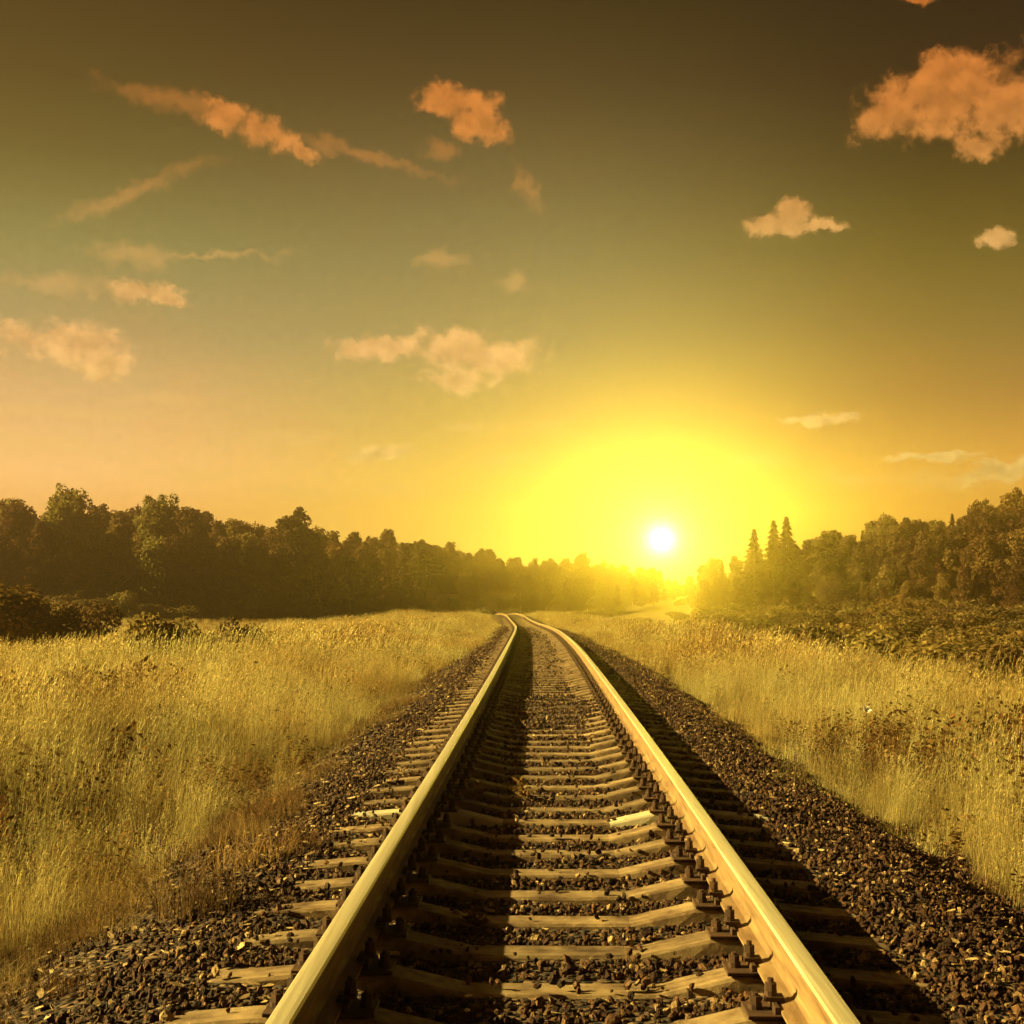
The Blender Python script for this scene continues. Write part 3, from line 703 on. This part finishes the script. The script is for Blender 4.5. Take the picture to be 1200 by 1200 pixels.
wood(808, 1320, 13, -3, 0, 6, 22, DEC + CON[:1], 'slope_tree', LR, 'tree', 'trees of the right slope', 8)
wood(808, 1320, 14, 14, -16, 5, 18, DEC + CON[:1], 'slope_tree', LR, 'tree', 'trees of the right slope')
wood(850, 1320, 20, 40, -36, 5, 13, DEC, 'slope_tree', LR, 'tree', 'trees of the right slope')
wood(900, 1320, 24, 66, -58, 4, 11, DEC, 'slope_tree', LR, 'tree', 'trees of the right slope')

# ------------------------------------------------------------------ bushes
def bush_mesh(seed, n=1500, leaf=.1):
    r = np.random.default_rng(seed); cs, rs = [], []
    for i in range(11):
        a = r.uniform(0, 6.283); d = r.uniform(0, .85); q = r.uniform(.28, .5); cs.append((d*math.cos(a), d*math.sin(a), r.uniform(.25, 1.05))); rs.append((q, q, q*.85))
    me = quads_mesh('bush', leaf_cards(cs, rs, n, leaf, r, .6), M['bush']); return me
BU = [bush_mesh(500+i, 5200, .052) for i in range(5)]
def bush(px, py, Y, sx, sz, label, grp=None, name='bush'):
    X = at(px, Y); z = float(gz(X, Y))
    o = link(name, random.choice(BU), None, (X, Y, z - .1), (0, 0, random.uniform(0, 6.28)), (sx, sx, sz)); tag(o, label, 'bush', grp); return o
bush(30, 0, 62, 3.1, 2.7, 'broad rounded bush at the left edge, standing between meadow grass and wood')
bush(85, 0, 66, 2.3, 2.1, 'lower bush just right of the broad bush at the left edge')
bush(208, 0, 31, 1.1, 1.36, 'dark shrub poking out of the yellow grass, larger of two at left')
bush(298, 0, 35, .8, 1.28, 'low dark shrub in the left meadow, smaller of two and nearer the track')
bush(248, 0, 33, .6, 1.1, 'small shrub between two dark shrubs in the left meadow')
for i in range(46):                     # undergrowth at the foot of the left wood
    px = -70 + i*13.5 + random.uniform(-4, 4); _, D = sk(px); D -= 22 + random.uniform(0, 8)
    bush(px, 0, D, random.uniform(2., 3.6), random.uniform(1.2, 2.6), 'undergrowth bush at the foot of the left wood', 'bushes below the left wood', 'undergrowth_bush')
for i in range(44):                     # undergrowth closing the foot of the far wood
    px = 455 + i*8.6 + random.uniform(-3, 3); _, D = sk(px); D -= 36 + random.uniform(0, 10)
    if abs(at(px, D) - float(cx(D))) < 5.5: D = 326 + random.uniform(0, 8)
    bush(px, 0, D, random.uniform(2.6, 4.), random.uniform(2., 3.2), 'hazy undergrowth bush at the foot of the distant wood', 'bushes below the distant wood', 'undergrowth_bush')
for i in range(95):                     # scrub in the hollow on the right
    Y = 62 + 130*(i/95)**1.0; px = random.uniform(830 + max(0, 100 - Y)*2.2, 1240)
    bush(px, 0, Y, random.uniform(1.5, 2.8)*(1 + Y/260), random.uniform(1.1, 1.9)*(1 + Y/260), 'bush in the thick scrub of the hollow right of the track', 'bushes in the right hollow', 'scrub_bush')
for i in range(60):
    px = random.uniform(640, 880); Y = random.uniform(110, 400)
    if abs(at(px, Y) - float(cx(Y))) < 9: px += 60
    bush(px, 0, Y, random.uniform(1.6, 3.), random.uniform(.9, 1.7), 'low bush in the bright haze of the far meadow below the sun', 'bushes in the far meadow', 'meadow_bush')

# ------------------------------------------------------------------ small house far off among the trees
for dx in (-14, -5, 5, 13):
    bush(517 + dx, 0, 240 + random.uniform(-3, 2), 2.4, 3.0, 'tall hazy bush hiding the foot of the small pale house', 'bushes around the small house', 'undergrowth_bush')
hh = bpy.data.objects.new('small_house', None); C.objects.link(hh); Yh = 246; hh.location = (at(517, Yh), Yh, float(gz(at(517, Yh), Yh))); hh.rotation_euler = (0, 0, -.6); hh.scale = (.85, .8, 1.4)
tag(hh, 'small house with a steep pointed roof far off at the foot of the wood', 'house')
bm = bmesh.new(); bm_box(bm, (0, 0, 1.6), (4., 5., 3.2)); 
v = [bm.verts.new(c_) for c_ in ((-2., -2.5, 3.2), (2., -2.5, 3.2), (0, -2.5, 5.2), (-2., 2.5, 3.2), (2., 2.5, 3.2), (0, 2.5, 5.2))]
bm.faces.new((v[0], v[1], v[2])); bm.faces.new((v[5], v[4], v[3])); link('wall', bm_mesh(bm, 'wall', M['plaster']), hh)
bm = bmesh.new()
for s in (-1, 1): bm_box(bm, (s*1.1, 0, 4.25), (3.2, 5.8, .1), Matrix.Rotation(s*R(45), 3, 'Y'))
link('roof', bm_mesh(bm, 'roof', M['roof']), hh)
bm = bmesh.new(); bm_box(bm, (0, -2.53, 2.), (.9, .08, 1.)); link('window', bm_mesh(bm, 'window', M['rust']), hh)

# ------------------------------------------------------------------ haze
bm = bmesh.new(); bm_box(bm, (0, 290, 15), (640, 680, 46)); me = bpy.data.meshes.new('haze'); bm.to_mesh(me); bm.free()
m = bpy.data.materials.new('haze_air'); m.use_nodes = True; t = NT(m.node_tree)
pv = t.add('ShaderNodeVolumePrincipled'); pv.inputs['Color'].default_value = (1., .73, .38, 1); pv.inputs['Density'].default_value = .0017; pv.inputs['Anisotropy'].default_value = .915
o_ = t.add('ShaderNodeOutputMaterial'); t.link(pv.outputs[0], o_.inputs['Volume']); me.materials.append(m)
tag(link('haze', me), 'thin warm evening haze over the meadow and the woods', 'haze', None, 'stuff')
#print('grass tufts', NG, 'trees', NT_)
